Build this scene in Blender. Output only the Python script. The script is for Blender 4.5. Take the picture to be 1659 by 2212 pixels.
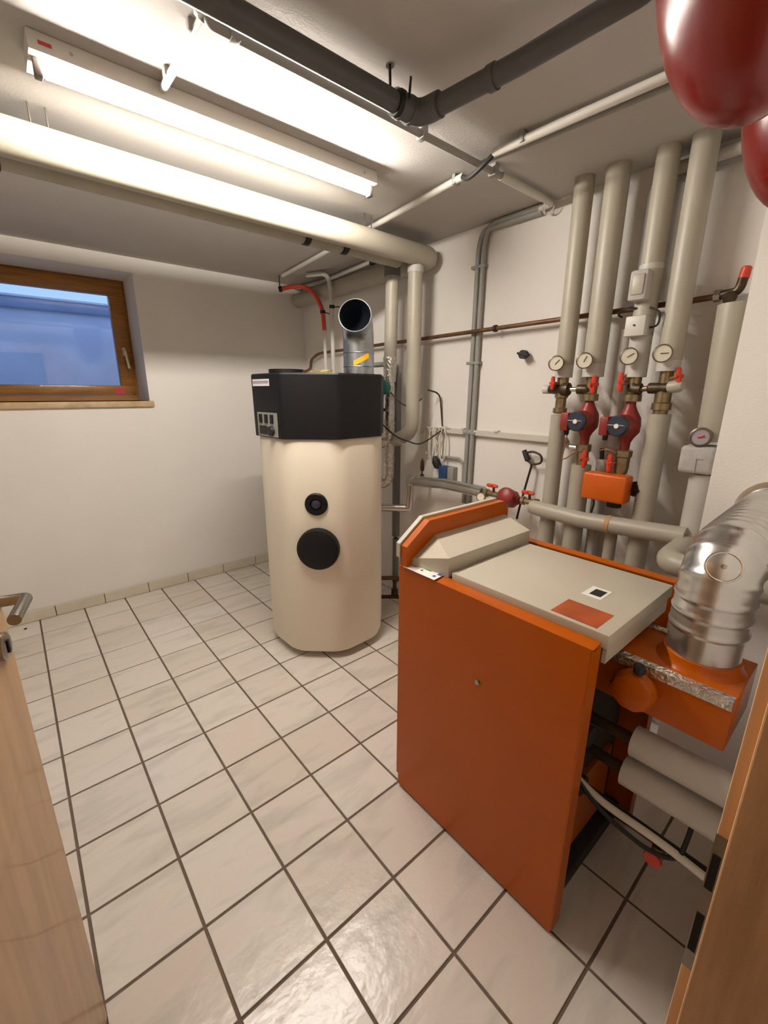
import bpy, bmesh, math, random
from mathutils import Vector, Matrix

random.seed(7)
for o in list(bpy.data.objects):
    bpy.data.objects.remove(o)
SC = bpy.context.scene
COL = SC.collection

# ------------------------------------------------------------------ camera
cam = bpy.data.cameras.new('camera')
cam.sensor_fit = 'HORIZONTAL'
cam.sensor_width = 36.0
cam.lens = 36.0 * 935.957 / 1659.0
cam.clip_start = 0.02
camo = bpy.data.objects.new('camera', cam)
COL.objects.link(camo)
_r = Vector((0.76250947, -0.6469675, 0.00351427))
_d = Vector((-0.17064156, -0.20635001, -0.96348385))
_f = Vector((0.62406791, 0.73406588, -0.26774338))
_m = Matrix((_r, -_d, -_f)).transposed().to_4x4()
_m.translation = Vector((-0.7078, -1.0373, 1.5389))
camo.matrix_world = _m
SC.camera = camo

# ------------------------------------------------------------------ world (dusk sky) and exposure
W = bpy.data.worlds.new('World')
SC.world = W
W.use_nodes = True
bg = W.node_tree.nodes['Background']
bg.inputs[0].default_value = (0.29, 0.46, 0.92, 1)
bg.inputs[1].default_value = 1.5
SC.view_settings.view_transform = 'Standard'
SC.view_settings.look = 'None'
SC.view_settings.gamma = 1.0
SC.view_settings.use_curve_mapping = False
SC.view_settings.exposure = 0.0
TUBE_STRENGTH = 238.0
TUBE_COLOR = (1.0, 0.925, 0.84)

# ------------------------------------------------------------------ materials
def lin(c):
    out = []
    for v in c:
        v = v / 255.0
        out.append(v / 12.92 if v <= 0.04045 else ((v + 0.055) / 1.055) ** 2.4)
    return tuple(out)

MATS = {}
def mat(name, rgb, rough=0.5, metal=0.0, var=0.08, scale=6.0, bump=0.0, bscale=80.0, spec=0.5, coat=0.0, stretch=None, dark=None):
    m = bpy.data.materials.new(name)
    m.use_nodes = True
    nt = m.node_tree
    b = nt.nodes['Principled BSDF']
    b.inputs['Roughness'].default_value = rough
    b.inputs['Metallic'].default_value = metal
    b.inputs['Specular IOR Level'].default_value = spec
    b.inputs['Coat Weight'].default_value = coat
    c = lin(rgb)
    tc = nt.nodes.new('ShaderNodeTexCoord')
    mp = nt.nodes.new('ShaderNodeMapping')
    if stretch:
        mp.inputs['Scale'].default_value = stretch
    nt.links.new(tc.outputs['Object'], mp.inputs['Vector'])
    nz = nt.nodes.new('ShaderNodeTexNoise')
    nz.inputs['Scale'].default_value = scale
    nz.inputs['Detail'].default_value = 4
    nt.links.new(mp.outputs['Vector'], nz.inputs['Vector'])
    rp = nt.nodes.new('ShaderNodeValToRGB')
    rp.color_ramp.elements[0].position = 0.35
    rp.color_ramp.elements[1].position = 0.65
    d = lin(dark) if dark else tuple(v * (1 - var) for v in c)
    rp.color_ramp.elements[0].color = (*d, 1)
    rp.color_ramp.elements[1].color = (*[min(1, v * (1 + (0 if dark else var * 0.5))) for v in c], 1)
    nt.links.new(nz.outputs['Fac'], rp.inputs['Fac'])
    nt.links.new(rp.outputs['Color'], b.inputs['Base Color'])
    if bump > 0:
        n2 = nt.nodes.new('ShaderNodeTexNoise')
        n2.inputs['Scale'].default_value = bscale
        n2.inputs['Detail'].default_value = 3
        nt.links.new(mp.outputs['Vector'], n2.inputs['Vector'])
        bp = nt.nodes.new('ShaderNodeBump')
        bp.inputs['Strength'].default_value = bump
        bp.inputs['Distance'].default_value = 0.01
        nt.links.new(n2.outputs['Fac'], bp.inputs['Height'])
        nt.links.new(bp.outputs['Normal'], b.inputs['Normal'])
    MATS[name] = m
    return m

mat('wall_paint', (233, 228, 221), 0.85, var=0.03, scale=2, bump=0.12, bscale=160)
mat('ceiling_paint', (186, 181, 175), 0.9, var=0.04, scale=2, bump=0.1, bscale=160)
mat('grout', (112, 96, 82), 0.9, var=0.12, scale=30)
mat('base_tile', (214, 204, 184), 0.35, var=0.06, scale=9)
mat('window_wood', (158, 104, 34), 0.4, var=0.25, scale=4, stretch=(1, 8, 12), coat=0.2)
mat('sill_stone', (196, 170, 128), 0.5, var=0.2, scale=14)
mat('brass_handle', (232, 218, 180), 0.3, 0.2)
mat('red_sticker', (205, 40, 40), 0.5)
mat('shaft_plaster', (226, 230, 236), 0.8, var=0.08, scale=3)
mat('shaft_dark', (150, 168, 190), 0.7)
mat('door_wood', (186, 148, 106), 0.45, var=0.16, scale=3.5, stretch=(9, 9, 0.7), coat=0.15)
mat('jamb_wood', (230, 186, 140), 0.5, var=0.2, scale=4, stretch=(10, 10, 0.9), bump=0.05, bscale=30)  # same beech as the leaf, lightened to stand in for light the frame lacks
mat('steel', (172, 165, 155), 0.26, 1.0, var=0.05)
mat('dark_hole', (30, 27, 24), 0.9)
mat('lamp_white', (225, 220, 212), 0.4, var=0.03)
mat('lamp_socket', (120, 110, 105), 0.5)
mat('red_print', (190, 60, 50), 0.6)
mat('pvc_grey', (174, 167, 150), 0.42, var=0.05, scale=5, bump=0.03, bscale=25)
mat('pvc_grey_fill', (172, 166, 150), 0.5, var=0.08, scale=8, bump=0.06, bscale=40)
mat('pvc_light', (196, 192, 184), 0.45, var=0.05, scale=7)
mat('pvc_dark', (108, 106, 102), 0.45, var=0.08, scale=8)
mat('drain_grey', (84, 84, 84), 0.5, var=0.08, scale=8)
mat('conduit_grey', (150, 148, 142), 0.45, var=0.05)
mat('conduit_white', (206, 202, 192), 0.45, var=0.05)
mat('rubber', (28, 26, 24), 0.6)
mat('black_plastic', (17, 17, 18), 0.5, var=0.15, scale=3, spec=0.28, bump=0.05, bscale=250)
mat('galvanised', (178, 184, 190), 0.34, 1.0, var=0.18, scale=18, bump=0.03, bscale=30)
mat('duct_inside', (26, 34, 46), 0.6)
mat('tank_jacket', (236, 226, 206), 0.5, var=0.03, scale=3, bump=0.10, bscale=7)
mat('cream_white', (230, 224, 210), 0.5)
mat('foil', (218, 215, 208), 0.28, 0.9, var=0.15, scale=30, bump=0.9, bscale=60)
mat('tape_yellow', (228, 166, 24), 0.5)
mat('green_pump', (20, 110, 98), 0.45)
mat('orange_enamel', (178, 84, 0), 0.32, var=0.05, scale=3, spec=0.25, coat=0.06, bump=0.04, bscale=5)
mat('orange_box', (206, 92, 4), 0.4, var=0.05)
mat('boiler_grey', (192, 184, 166), 0.42, var=0.04, scale=4, bump=0.03, bscale=200)
mat('boiler_dark', (58, 44, 34), 0.8, var=0.3, scale=9, bump=0.2, bscale=30)
mat('rust_label', (168, 78, 36), 0.5, var=0.35, scale=9)
mat('paper', (232, 228, 222), 0.6, var=0.03)
mat('ink_black', (28, 26, 26), 0.6)
mat('ink_blue', (70, 90, 170), 0.6)
mat('ink_green', (60, 150, 60), 0.6)
mat('ink_yellow', (225, 200, 60), 0.6)
mat('ink_red', (205, 70, 50), 0.6)
mat('ink_grey', (165, 155, 165), 0.6)
mat('copper_old', (120, 88, 62), 0.5, 0.6, var=0.3, scale=14)
mat('copper_dark', (70, 50, 38), 0.55, 0.4, var=0.25, scale=14)
mat('brass', (150, 132, 100), 0.38, 0.8, var=0.25, scale=30)
mat('brass_dark', (84, 72, 56), 0.45, 0.8, var=0.3, scale=30)
mat('chrome', (220, 216, 205), 0.15, 1.0, var=0.03)
mat('red_valve', (206, 66, 42), 0.4, var=0.05)
mat('pump_red', (138, 42, 34), 0.42, var=0.12, scale=20)
mat('pump_blue', (44, 50, 66), 0.35, var=0.1)
mat('gauge_face', (236, 230, 210), 0.35, var=0.03)
mat('gauge_rim', (112, 100, 86), 0.4, 0.5)
mat('wire_copper', (150, 92, 54), 0.5)
mat('wire_white', (214, 208, 192), 0.5)
mat('vessel_red', (112, 16, 9), 0.28, var=0.08, scale=4, coat=0.2, bump=0.03, bscale=40)
mat('eps_grey', (182, 178, 174), 0.8, var=0.08, scale=40, bump=0.2, bscale=200)
mat('hose_red', (222, 78, 62), 0.4, var=0.06)
mat('clear_hose', (220, 214, 204), 0.3, var=0.04)
mat('aluminium', (206, 204, 200), 0.25, 0.92, var=0.12, scale=8, bump=0.06, bscale=14)
mat('iron', (50, 44, 40), 0.6, 0.4, var=0.3, scale=12)
mat('brown_stain', (190, 150, 105), 0.7)
mat('blue_box', (34, 66, 112), 0.5)

def tile_material():
    m = bpy.data.materials.new('floor_tile_glaze')
    m.use_nodes = True
    nt = m.node_tree
    b = nt.nodes['Principled BSDF']
    b.inputs['Roughness'].default_value = 0.24
    geo = nt.nodes.new('ShaderNodeNewGeometry')
    oi = nt.nodes.new('ShaderNodeObjectInfo')
    add = nt.nodes.new('ShaderNodeVectorMath'); add.operation = 'MULTIPLY_ADD'
    add.inputs[1].default_value = (1, 1, 1)
    cm = nt.nodes.new('ShaderNodeCombineXYZ')
    mu = nt.nodes.new('ShaderNodeMath'); mu.operation = 'MULTIPLY'; mu.inputs[1].default_value = 40
    nt.links.new(oi.outputs['Random'], mu.inputs[0])
    nt.links.new(mu.outputs[0], cm.inputs['Z'])
    nt.links.new(geo.outputs['Position'], add.inputs[0])
    nt.links.new(cm.outputs[0], add.inputs[2])
    mp = nt.nodes.new('ShaderNodeMapping')
    mp.inputs['Rotation'].default_value = (0, 0, math.radians(28))
    mp.inputs['Scale'].default_value = (4, 14, 1)
    nt.links.new(add.outputs[0], mp.inputs['Vector'])
    nz = nt.nodes.new('ShaderNodeTexNoise')
    nz.inputs['Scale'].default_value = 0.9; nz.inputs['Detail'].default_value = 5; nz.inputs['Distortion'].default_value = 0.6
    nt.links.new(mp.outputs[0], nz.inputs['Vector'])
    rp = nt.nodes.new('ShaderNodeValToRGB')
    e = rp.color_ramp.elements
    e[0].position = 0.28; e[0].color = (*lin((208, 202, 193)), 1)
    e[1].position = 0.5; e[1].color = (*lin((228, 221, 211)), 1)
    n3 = e.new(0.75); n3.color = (*lin((230, 217, 208)), 1)
    nt.links.new(nz.outputs['Fac'], rp.inputs['Fac'])
    # each tile a little lighter, darker or pinker
    tint = nt.nodes.new('ShaderNodeValToRGB')
    t = tint.color_ramp.elements
    t[0].color = (0.90, 0.87, 0.84, 1); t[1].color = (1, 1, 1, 1)
    nt.links.new(oi.outputs['Random'], tint.inputs['Fac'])
    mx = nt.nodes.new('ShaderNodeMix'); mx.data_type = 'RGBA'; mx.blend_type = 'MULTIPLY'
    mx.inputs['Factor'].default_value = 1.0
    nt.links.new(rp.outputs['Color'], mx.inputs['A']); nt.links.new(tint.outputs['Color'], mx.inputs['B'])
    nt.links.new(mx.outputs['Result'], b.inputs['Base Color'])
    n2 = nt.nodes.new('ShaderNodeTexNoise'); n2.inputs['Scale'].default_value = 26; n2.inputs['Detail'].default_value = 3
    nt.links.new(add.outputs[0], n2.inputs['Vector'])
    bp = nt.nodes.new('ShaderNodeBump'); bp.inputs['Strength'].default_value = 0.16; bp.inputs['Distance'].default_value = 0.01
    nt.links.new(n2.outputs['Fac'], bp.inputs['Height']); nt.links.new(bp.outputs['Normal'], b.inputs['Normal'])
    MATS['floor_tile'] = m
tile_material()

def glass_material():
    m = bpy.data.materials.new('window_glass')
    m.use_nodes = True
    nt = m.node_tree
    b = nt.nodes['Principled BSDF']
    b.inputs['Roughness'].default_value = 0.02
    b.inputs['Transmission Weight'].default_value = 1.0
    b.inputs['IOR'].default_value = 1.45
    b.inputs['Base Color'].default_value = (0.93, 0.97, 1.0, 1)
    n2 = nt.nodes.new('ShaderNodeTexNoise'); n2.inputs['Scale'].default_value = 2.0
    bp = nt.nodes.new('ShaderNodeBump'); bp.inputs['Strength'].default_value = 0.02
    nt.links.new(n2.outputs['Fac'], bp.inputs['Height']); nt.links.new(bp.outputs['Normal'], b.inputs['Normal'])
    MATS['glass'] = m
glass_material()

def emit_material():
    m = bpy.data.materials.new('tube_light')
    m.use_nodes = True
    nt = m.node_tree
    b = nt.nodes['Principled BSDF']
    b.inputs['Base Color'].default_value = (0.9, 0.9, 0.9, 1)
    b.inputs['Emission Color'].default_value = (*TUBE_COLOR, 1)
    b.inputs['Emission Strength'].default_value = TUBE_STRENGTH
    MATS['tube'] = m
emit_material()

# ------------------------------------------------------------------ mesh helpers (world coordinates, metres)
def V(*a): return Vector(a)

def bx(bm, x0, x1, y0, y1, z0, z1, bev=0.0, seg=2):
    r = bmesh.ops.create_cube(bm, size=1.0)
    vs = r['verts']
    for v in vs:
        v.co = Vector((x0 + (v.co.x + .5) * (x1 - x0), y0 + (v.co.y + .5) * (y1 - y0), z0 + (v.co.z + .5) * (z1 - z0)))
    if bev > 0:
        es = list({e for v in vs for e in v.link_edges})
        bmesh.ops.bevel(bm, geom=es, offset=bev, segments=seg, affect='EDGES', profile=0.5)
    return bm

def box(*a, **k):
    return bx(bmesh.new(), *a, **k)

def frame_of(d):
    d = d.normalized()
    up = Vector((0, 0, 1)) if abs(d.z) < 0.9 else Vector((1, 0, 0))
    u = d.cross(up).normalized()
    w = u.cross(d).normalized()
    return u, w

def fillet(pts, rad, n=6):
    pts = [Vector(p) for p in pts]
    if rad <= 0 or len(pts) < 3:
        return pts
    out = [pts[0]]
    for i in range(1, len(pts) - 1):
        a, b, c = pts[i - 1], pts[i], pts[i + 1]
        d1 = (a - b); d2 = (c - b)
        l = min(rad, d1.length * .49, d2.length * .49)
        p, q = b + d1.normalized() * l, b + d2.normalized() * l
        for k in range(n + 1):
            t = k / n
            out.append((1 - t) ** 2 * p + 2 * t * (1 - t) * b + t * t * q)
    out.append(pts[-1])
    return out

def sweep(bm, pts, rad, seg=14, caps=True):
    """tube through pts; rad a number or a list"""
    pts = [Vector(p) for p in pts]
    n = len(pts)
    rads = rad if isinstance(rad, (list, tuple)) else [rad] * n
    rings = []
    t0 = (pts[1] - pts[0]).normalized()
    u, w = frame_of(t0)
    for i in range(n):
        if i == 0: t = pts[1] - pts[0]
        elif i == n - 1: t = pts[-1] - pts[-2]
        else: t = (pts[i + 1] - pts[i]).normalized() + (pts[i] - pts[i - 1]).normalized()
        t.normalize()
        u = (u - t * u.dot(t)).normalized()
        w = t.cross(u)
        ring = []
        for k in range(seg):
            a = 2 * math.pi * k / seg
            ring.append(bm.verts.new(pts[i] + (u * math.cos(a) + w * math.sin(a)) * rads[i]))
        rings.append(ring)
    for i in range(n - 1):
        for k in range(seg):
            bm.faces.new((rings[i][k], rings[i][(k + 1) % seg], rings[i + 1][(k + 1) % seg], rings[i + 1][k]))
    if caps:
        bm.faces.new(rings[0][::-1]); bm.faces.new(rings[-1])
    return bm

def tube(pts, rad, bend=0.0, seg=14, n=6):
    return sweep(bmesh.new(), fillet(pts, bend, n), rad, seg)

def lathe(bm, prof, org, axis, seg=24):
    """prof: list of (radius, distance along axis)"""
    org = Vector(org); axis = Vector(axis).normalized()
    u, w = frame_of(axis)
    rings = []
    for r, t in prof:
        c = org + axis * t
        if r < 1e-5:
            rings.append([bm.verts.new(c)])
        else:
            rings.append([bm.verts.new(c + (u * math.cos(2 * math.pi * k / seg) + w * math.sin(2 * math.pi * k / seg)) * r) for k in range(seg)])
    for a, b in zip(rings, rings[1:]):
        for k in range(seg):
            k2 = (k + 1) % seg
            f = []
            if len(a) == 1 and len(b) == 1: continue
            if len(a) == 1: f = (a[0], b[k2], b[k])
            elif len(b) == 1: f = (a[k], a[k2], b[0])
            else: f = (a[k], a[k2], b[k2], b[k])
            bm.faces.new(f)
    if len(rings[0]) > 1: bm.faces.new(rings[0][::-1])
    if len(rings[-1]) > 1: bm.faces.new(rings[-1])
    return bm

def turned(prof, org, axis, seg=24):
    return lathe(bmesh.new(), prof, org, axis, seg)

def prism(bm, poly, axis, a0, a1):
    """poly 2-D in the two other axes (in xyz order), extruded along axis 0/1/2"""
    def mk(p, t):
        c = list(p); c.insert(axis, t); return bm.verts.new(c)
    lo = [mk(p, a0) for p in poly]; hi = [mk(p, a1) for p in poly]
    n = len(poly)
    bm.faces.new(lo[::-1]); bm.faces.new(hi)
    for i in range(n):
        bm.faces.new((lo[i], lo[(i + 1) % n], hi[(i + 1) % n], hi[i]))
    bmesh.ops.recalc_face_normals(bm, faces=bm.faces[:])
    return bm

def torus(bm, c, axis, R, r, seg=24, sg2=8):
    u, w = frame_of(Vector(axis))
    c = Vector(c); ax = Vector(axis).normalized()
    rings = []
    for i in range(seg):
        a = 2 * math.pi * i / seg
        d = u * math.cos(a) + w * math.sin(a)
        rings.append([bm.verts.new(c + d * (R + r * math.cos(2 * math.pi * j / sg2)) + ax * r * math.sin(2 * math.pi * j / sg2)) for j in range(sg2)])
    for i in range(seg):
        for j in range(sg2):
            bm.faces.new((rings[i][j], rings[(i + 1) % seg][j], rings[(i + 1) % seg][(j + 1) % sg2], rings[i][(j + 1) % sg2]))
    bmesh.ops.recalc_face_normals(bm, faces=bm.faces[:])
    return bm

# ------------------------------------------------------------------ object helpers
def mesh_of(name, bm, m, off, smooth=True):
    bmesh.ops.recalc_face_normals(bm, faces=bm.faces[:])
    me = bpy.data.meshes.new(name)
    for v in bm.verts:
        v.co -= off
    bm.to_mesh(me); bm.free()
    me.materials.append(MATS[m])
    if smooth:
        for p in me.polygons: p.use_smooth = True
        me.set_sharp_from_angle(angle=math.radians(35))
    return me

ROOT = {}
def thing(name, label, cat, loc, group=None):
    o = bpy.data.objects.new(name, None)
    o.empty_display_size = 0.05
    COL.objects.link(o)
    o.location = loc
    o['label'] = label; o['category'] = cat
    if group: o['group'] = group
    ROOT[o.name] = Vector(loc)
    return o

def part(name, bm, m, parent, label=None, smooth=True, kind=None):
    off = ROOT[parent.name]
    o = bpy.data.objects.new(name, mesh_of(name, bm, m, off, smooth))
    COL.objects.link(o)
    o.parent = parent
    ROOT[o.name] = off
    if label: o['label'] = label
    if kind: o['kind'] = kind
    return o

def solo(name, bm, m, label, cat, group=None, loc=None, smooth=True):
    cs = [v.co for v in bm.verts]
    if loc is None:
        loc = Vector((sum(c.x for c in cs) / len(cs), sum(c.y for c in cs) / len(cs), min(c.z for c in cs)))
    loc = Vector(loc)
    o = bpy.data.objects.new(name, mesh_of(name, bm, m, loc, smooth))
    COL.objects.link(o)
    o.location = loc
    o['label'] = label; o['category'] = cat
    if group: o['group'] = group
    ROOT[o.name] = loc
    return o

def struct(name, bm, m, smooth=False, label=None):
    o = bpy.data.objects.new(name, mesh_of(name, bm, m, Vector((0, 0, 0)), smooth))
    COL.objects.link(o)
    o['kind'] = 'structure'
    if label: o['label'] = label
    ROOT[o.name] = Vector((0, 0, 0))
    return o

# ================================================================== THE ROOM
XR, YB, ZC = 1.43, 2.577, 2.409      # right wall, back wall, ceiling
XL, YF = -1.75, -1.004               # left wall, inner face of the front wall
T = 0.26                             # tile pitch
FRY = -1.20                          # hall face of the front wall

bm = box(XL - .1, XR + .1, -2.75, YB + .02, -0.06, -0.004)
floor = struct('floor', bm, 'grout', label='dark grout bed of the tiled floor')
# one mesh per tile shape, shared between alike tiles
_tm = {}
def tile_mesh(w, h):
    k = (round(w, 3), round(h, 3))
    if k not in _tm:
        b = box(-w / 2, w / 2, -h / 2, h / 2, -0.008, 0.0)
        es = [e for e in b.edges if all(v.co.z > -0.001 for v in e.verts)]
        bmesh.ops.bevel(b, geom=es, offset=0.0012, segments=1, affect='EDGES')
        _tm[k] = mesh_of('tile', b, 'floor_tile', Vector((0, 0, 0)), False)
    return _tm[k]
J = 0.009
for i in range(-7, 6):
    for j in range(-11, 10):
        x0, x1 = max(i * T, XL) + J / 2, min((i + 1) * T, XR - .002) - J / 2
        y0, y1 = j * T + J / 2, min((j + 1) * T, YB - .006) - J / 2
        if x1 - x0 < .02 or y1 - y0 < .02: continue
        o = bpy.data.objects.new('tile', tile_mesh(x1 - x0, y1 - y0))
        COL.objects.link(o)
        o.location = ((x0 + x1) / 2, (y0 + y1) / 2, 0.0)
        o.parent = floor

# ceiling over the room and the hall
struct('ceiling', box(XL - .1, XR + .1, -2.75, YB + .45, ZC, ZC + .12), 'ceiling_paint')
# back wall with the deep window opening
WX0, WX1, WZ0, WZ1 = -0.98, 0.105, 1.467, 2.312
bm = bmesh.new()
bx(bm, XL - .1, WX0, YB, YB + .40, -.06, ZC); bx(bm, WX1, XR + .1, YB, YB + .40, -.06, ZC)
bx(bm, WX0, WX1, YB, YB + .40, -.06, WZ0); bx(bm, WX0, WX1, YB, YB + .40, WZ1, ZC)
struct('wall_back', bm, 'wall_paint')
struct('wall_right', box(XR, XR + .1, -2.75, YB + .4, -.06, ZC), 'wall_paint')
struct('wall_left', box(XL - .1, XL, -2.75, YB + .4, -.06, ZC), 'wall_paint')
# front wall with the doorway the photographer stands in
DX0, DX1, DZ = -1.035, -0.165, 2.06
bm = bmesh.new()
bx(bm, XL, DX0, FRY, YF, -.004, ZC); bx(bm, DX1, XR, FRY, YF, -.004, ZC); bx(bm, DX0, DX1, FRY, YF, DZ, ZC)
struct('wall_front', bm, 'wall_paint')
struct('wall_hall', box(XL - .1, XR + .1, -2.85, -2.75, -.06, ZC), 'wall_paint')
# chimney shaft in the corner behind the flue
struct('wall_chimney', box(1.10, XR, YF, -0.645, -.004, ZC), 'wall_paint')

# baseboard tiles along the back wall
bb = struct('baseboard_back', box(XL, XR, YB - .006, YB, 0.0, 0.074), 'grout')
xs = [-0.684 + .298 * k for k in range(-4, 9)]
for a in xs:
    x0, x1 = max(a + .0025, XL + .002), min(a + .298 - .0025, XR - .003)
    if x1 - x0 < .03: continue
    b = box(x0, x1, YB - .014, YB - .004, 0.002, 0.077, bev=.0015, seg=1)
    part('base_tile', b, 'base_tile', bb, smooth=False)

# ------------------------------------------------------------------ window
yw = YB + .30                          # room face of the frame
win = struct('window_1', box(WX0, WX1, yw + .012, yw + .07, WZ0, WZ0 + .043), 'window_wood', label='brown wooden basement window')
part('frame_top', box(WX0, WX1, yw + .012, yw + .07, WZ1 - .03, WZ1), 'window_wood', win)
part('frame_side', box(WX0, WX0 + .03, yw + .012, yw + .07, WZ0 + .043, WZ1 - .03), 'window_wood', win)
part('frame_side', box(WX1 - .03, WX1, yw + .012, yw + .07, WZ0 + .043, WZ1 - .03), 'window_wood', win)
gx0, gx1, gz0, gz1 = -0.87, -0.008, 1.577, 2.204
part('sash_rail', box(WX0 + .018, WX1 - .018, yw - .006, yw + .055, WZ0 + .045, gz0, bev=.004), 'window_wood', win)
part('sash_rail', box(WX0 + .018, WX1 - .018, yw - .006, yw + .055, gz1, WZ1 - .016, bev=.004), 'window_wood', win)
part('sash_stile', box(gx1, WX1 - .018, yw - .005, yw + .055, gz0, gz1, bev=.004), 'window_wood', win)
part('sash_stile', box(WX0 + .018, gx0, yw - .005, yw + .055, gz0, gz1, bev=.004), 'window_wood', win)
part('pane', box(gx0 - .01, gx1 + .01, yw + .026, yw + .032, gz0 - .01, gz1 + .01), 'glass', win, smooth=False)
h = part('window_handle', box(.030, .052, yw - .014, yw - .005, 1.79, 1.85, bev=.003), 'brass_handle', win, label='pale brass window handle')
b = bmesh.new(); sweep(b, fillet([(.041, yw - .01, 1.825), (.041, yw - .05, 1.825), (.052, yw - .052, 1.70)], .012), .0085, 10)
part('lever', b, 'brass_handle', h)
part('sticker', box(-.056, .010, yw - .0075, yw - .0062, 1.515, 1.556), 'red_sticker', win, label='small red sticker', smooth=False)
part('window_sill', box(WX0 - .03, .128, YB - .03, yw + .012, 1.428, 1.467, bev=.004), 'sill_stone', win, label='thin stone sill')
# concrete light shaft outside the window
bm = bmesh.new()
bx(bm, -2.2, 1.3, 3.95, 4.07, .9, 2.20); bx(bm, -2.2, -2.08, YB + .4, 3.95, .9, 2.20); bx(bm, 1.18, 1.3, YB + .4, 3.95, .9, 2.20)
bx(bm, -2.08, 1.18, YB + .4, 3.95, .82, .95)
lsh = struct('wall_light_shaft', bm, 'shaft_plaster', label='pale light shaft outside the window')
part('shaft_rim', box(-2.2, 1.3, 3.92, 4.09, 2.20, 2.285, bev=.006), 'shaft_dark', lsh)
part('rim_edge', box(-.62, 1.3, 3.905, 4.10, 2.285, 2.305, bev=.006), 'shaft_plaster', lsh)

# ------------------------------------------------------------------ door leaf and frame
fr = struct('trim_1', box(DX1 - .035, DX1, -1.22, -1.008, 0.0, DZ, bev=.002), 'jamb_wood', label='beech door frame')
part('rebate_strip', box(DX1 - .026, DX1, -1.008, -0.9975, 0.0, DZ, bev=.001), 'jamb_wood', fr)
part('casing', box(DX1 - .0255, DX1 + .06, -1.0035, -0.9972, 0.0, DZ + .06, bev=.001), 'jamb_wood', fr)
part('jamb', box(DX0, DX0 + .035, -1.22, -1.008, 0.0, DZ, bev=.003), 'jamb_wood', fr)
part('head', box(DX0 + .035, DX1 - .035, -1.22, -1.005, DZ - .035, DZ, bev=.003), 'jamb_wood', fr)
sp = part('strike_plate', box(DX1 - .0275, DX1 - .0255, -1.0078, -0.9970, 0.865, 1.072), 'steel', fr, label='steel strike plate', smooth=False)
for z0, z1 in ((.995, 1.045), (.895, .955)):
    part('latch_hole', box(DX1 - .0285, DX1 - .0268, -1.0062, -0.9985, z0, z1), 'dark_hole', sp, smooth=False)

# leaf from the hinge to its free edge in the room
HX, HY = -0.995, -0.965
FX, FY = -0.775, -0.035
L = math.hypot(FX - HX, FY - HY)
ang = math.atan2(FY - HY, FX - HX)
door = bpy.data.objects.new('door_1', mesh_of('door_1', box(0, L, 0, .04, 0.008, 2.03, bev=.003), 'door_wood', Vector((0, 0, 0))))
COL.objects.link(door); door['kind'] = 'structure'; door['label'] = 'open beech door leaf'
door.location = (HX, HY, 0); door.rotation_euler = (0, 0, ang)
ROOT[door.name] = Vector((0, 0, 0))
# on the face towards the photographer (local -y)
hz = 1.185
ros = part('rosette', turned([(.026, 0), (.026, .008), (.022, .010)], (L - .05, 0.001, hz), (0, -1, 0)), 'steel', door)
b = bmesh.new(); sweep(b, fillet([(L - .05, -.008, hz), (L - .05, -.050, hz), (L - .130, -.050, hz - .004)], .004, 3), .0098, 14)
part('lever', b, 'steel', ros)
lk = part('lock_rosette', turned([(.026, 0), (.026, .008), (.022, .010)], (L - .05, .001, hz - .085), (0, -1, 0)), 'steel', door)
part('key_hole', box(L - .054, L - .046, -.0115, -.009, hz - .097, hz - .073), 'dark_hole', lk)
b = turned([(.026, 0), (.026, .008), (.022, .010)], (L - .05, .039, hz), (0, 1, 0))
r2 = part('rosette', b, 'steel', door)
b = bmesh.new(); sweep(b, fillet([(L - .05, .048, hz), (L - .05, .090, hz), (L - .130, .090, hz - .004)], .004, 3), .0098, 14)
part('lever', b, 'steel', r2)

# ================================================================== FLUORESCENT LAMP
lamp = thing('fluorescent_lamp', 'white fluorescent batten lamp lit on the ceiling', 'lamp', (.045, .61, 2.33))
part('housing', prism(bmesh.new(), [(.574, ZC - .001), (.678, ZC - .001), (.684, 2.363), (.568, 2.363)], 0, -.512, .616), 'lamp_white', lamp)
part('tube', turned([(.0, 0), (.014, .001), (.017, .006), (.017, 1.075), (.014, 1.080), (0, 1.081)], (-.485, .610, 2.3455), (1, 0, 0), 16), 'tube', lamp, label='glowing tube')
for x in (-.504, .597):
    part('socket', box(x, x + .018, .596, .624, 2.324, 2.364, bev=.003), 'lamp_socket', lamp)
part('printed_mark', box(-.49, -.462, .5690, .578, 2.380, 2.388), 'red_print', lamp, smooth=False)
for x in (-.42, .55):
    part('screw', turned([(.004, 0), (.004, .002)], (x, .5715, 2.386), (0, -1, 0), 8), 'steel', lamp)

# ================================================================== CEILING PIPES
def pipe_thing(name, pts, r, m, label, cat='pipe', bend=0.0, seg=18, group=None, clips=(), loc=None):
    p0 = Vector(pts[0])
    zs = min(Vector(p).z for p in pts)
    t = thing(name, label, cat, loc or (p0.x, p0.y, zs - r), group)
    part('pipe_run', tube(pts, r, bend, seg), m, t)
    return t

def ring(bm, c, axis, r, w):
    a = Vector(axis).normalized()
    return lathe(bm, [(r, -w / 2), (r + .004, -w / 2), (r + .004, w / 2), (r, w / 2)], c, a, 18)

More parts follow.
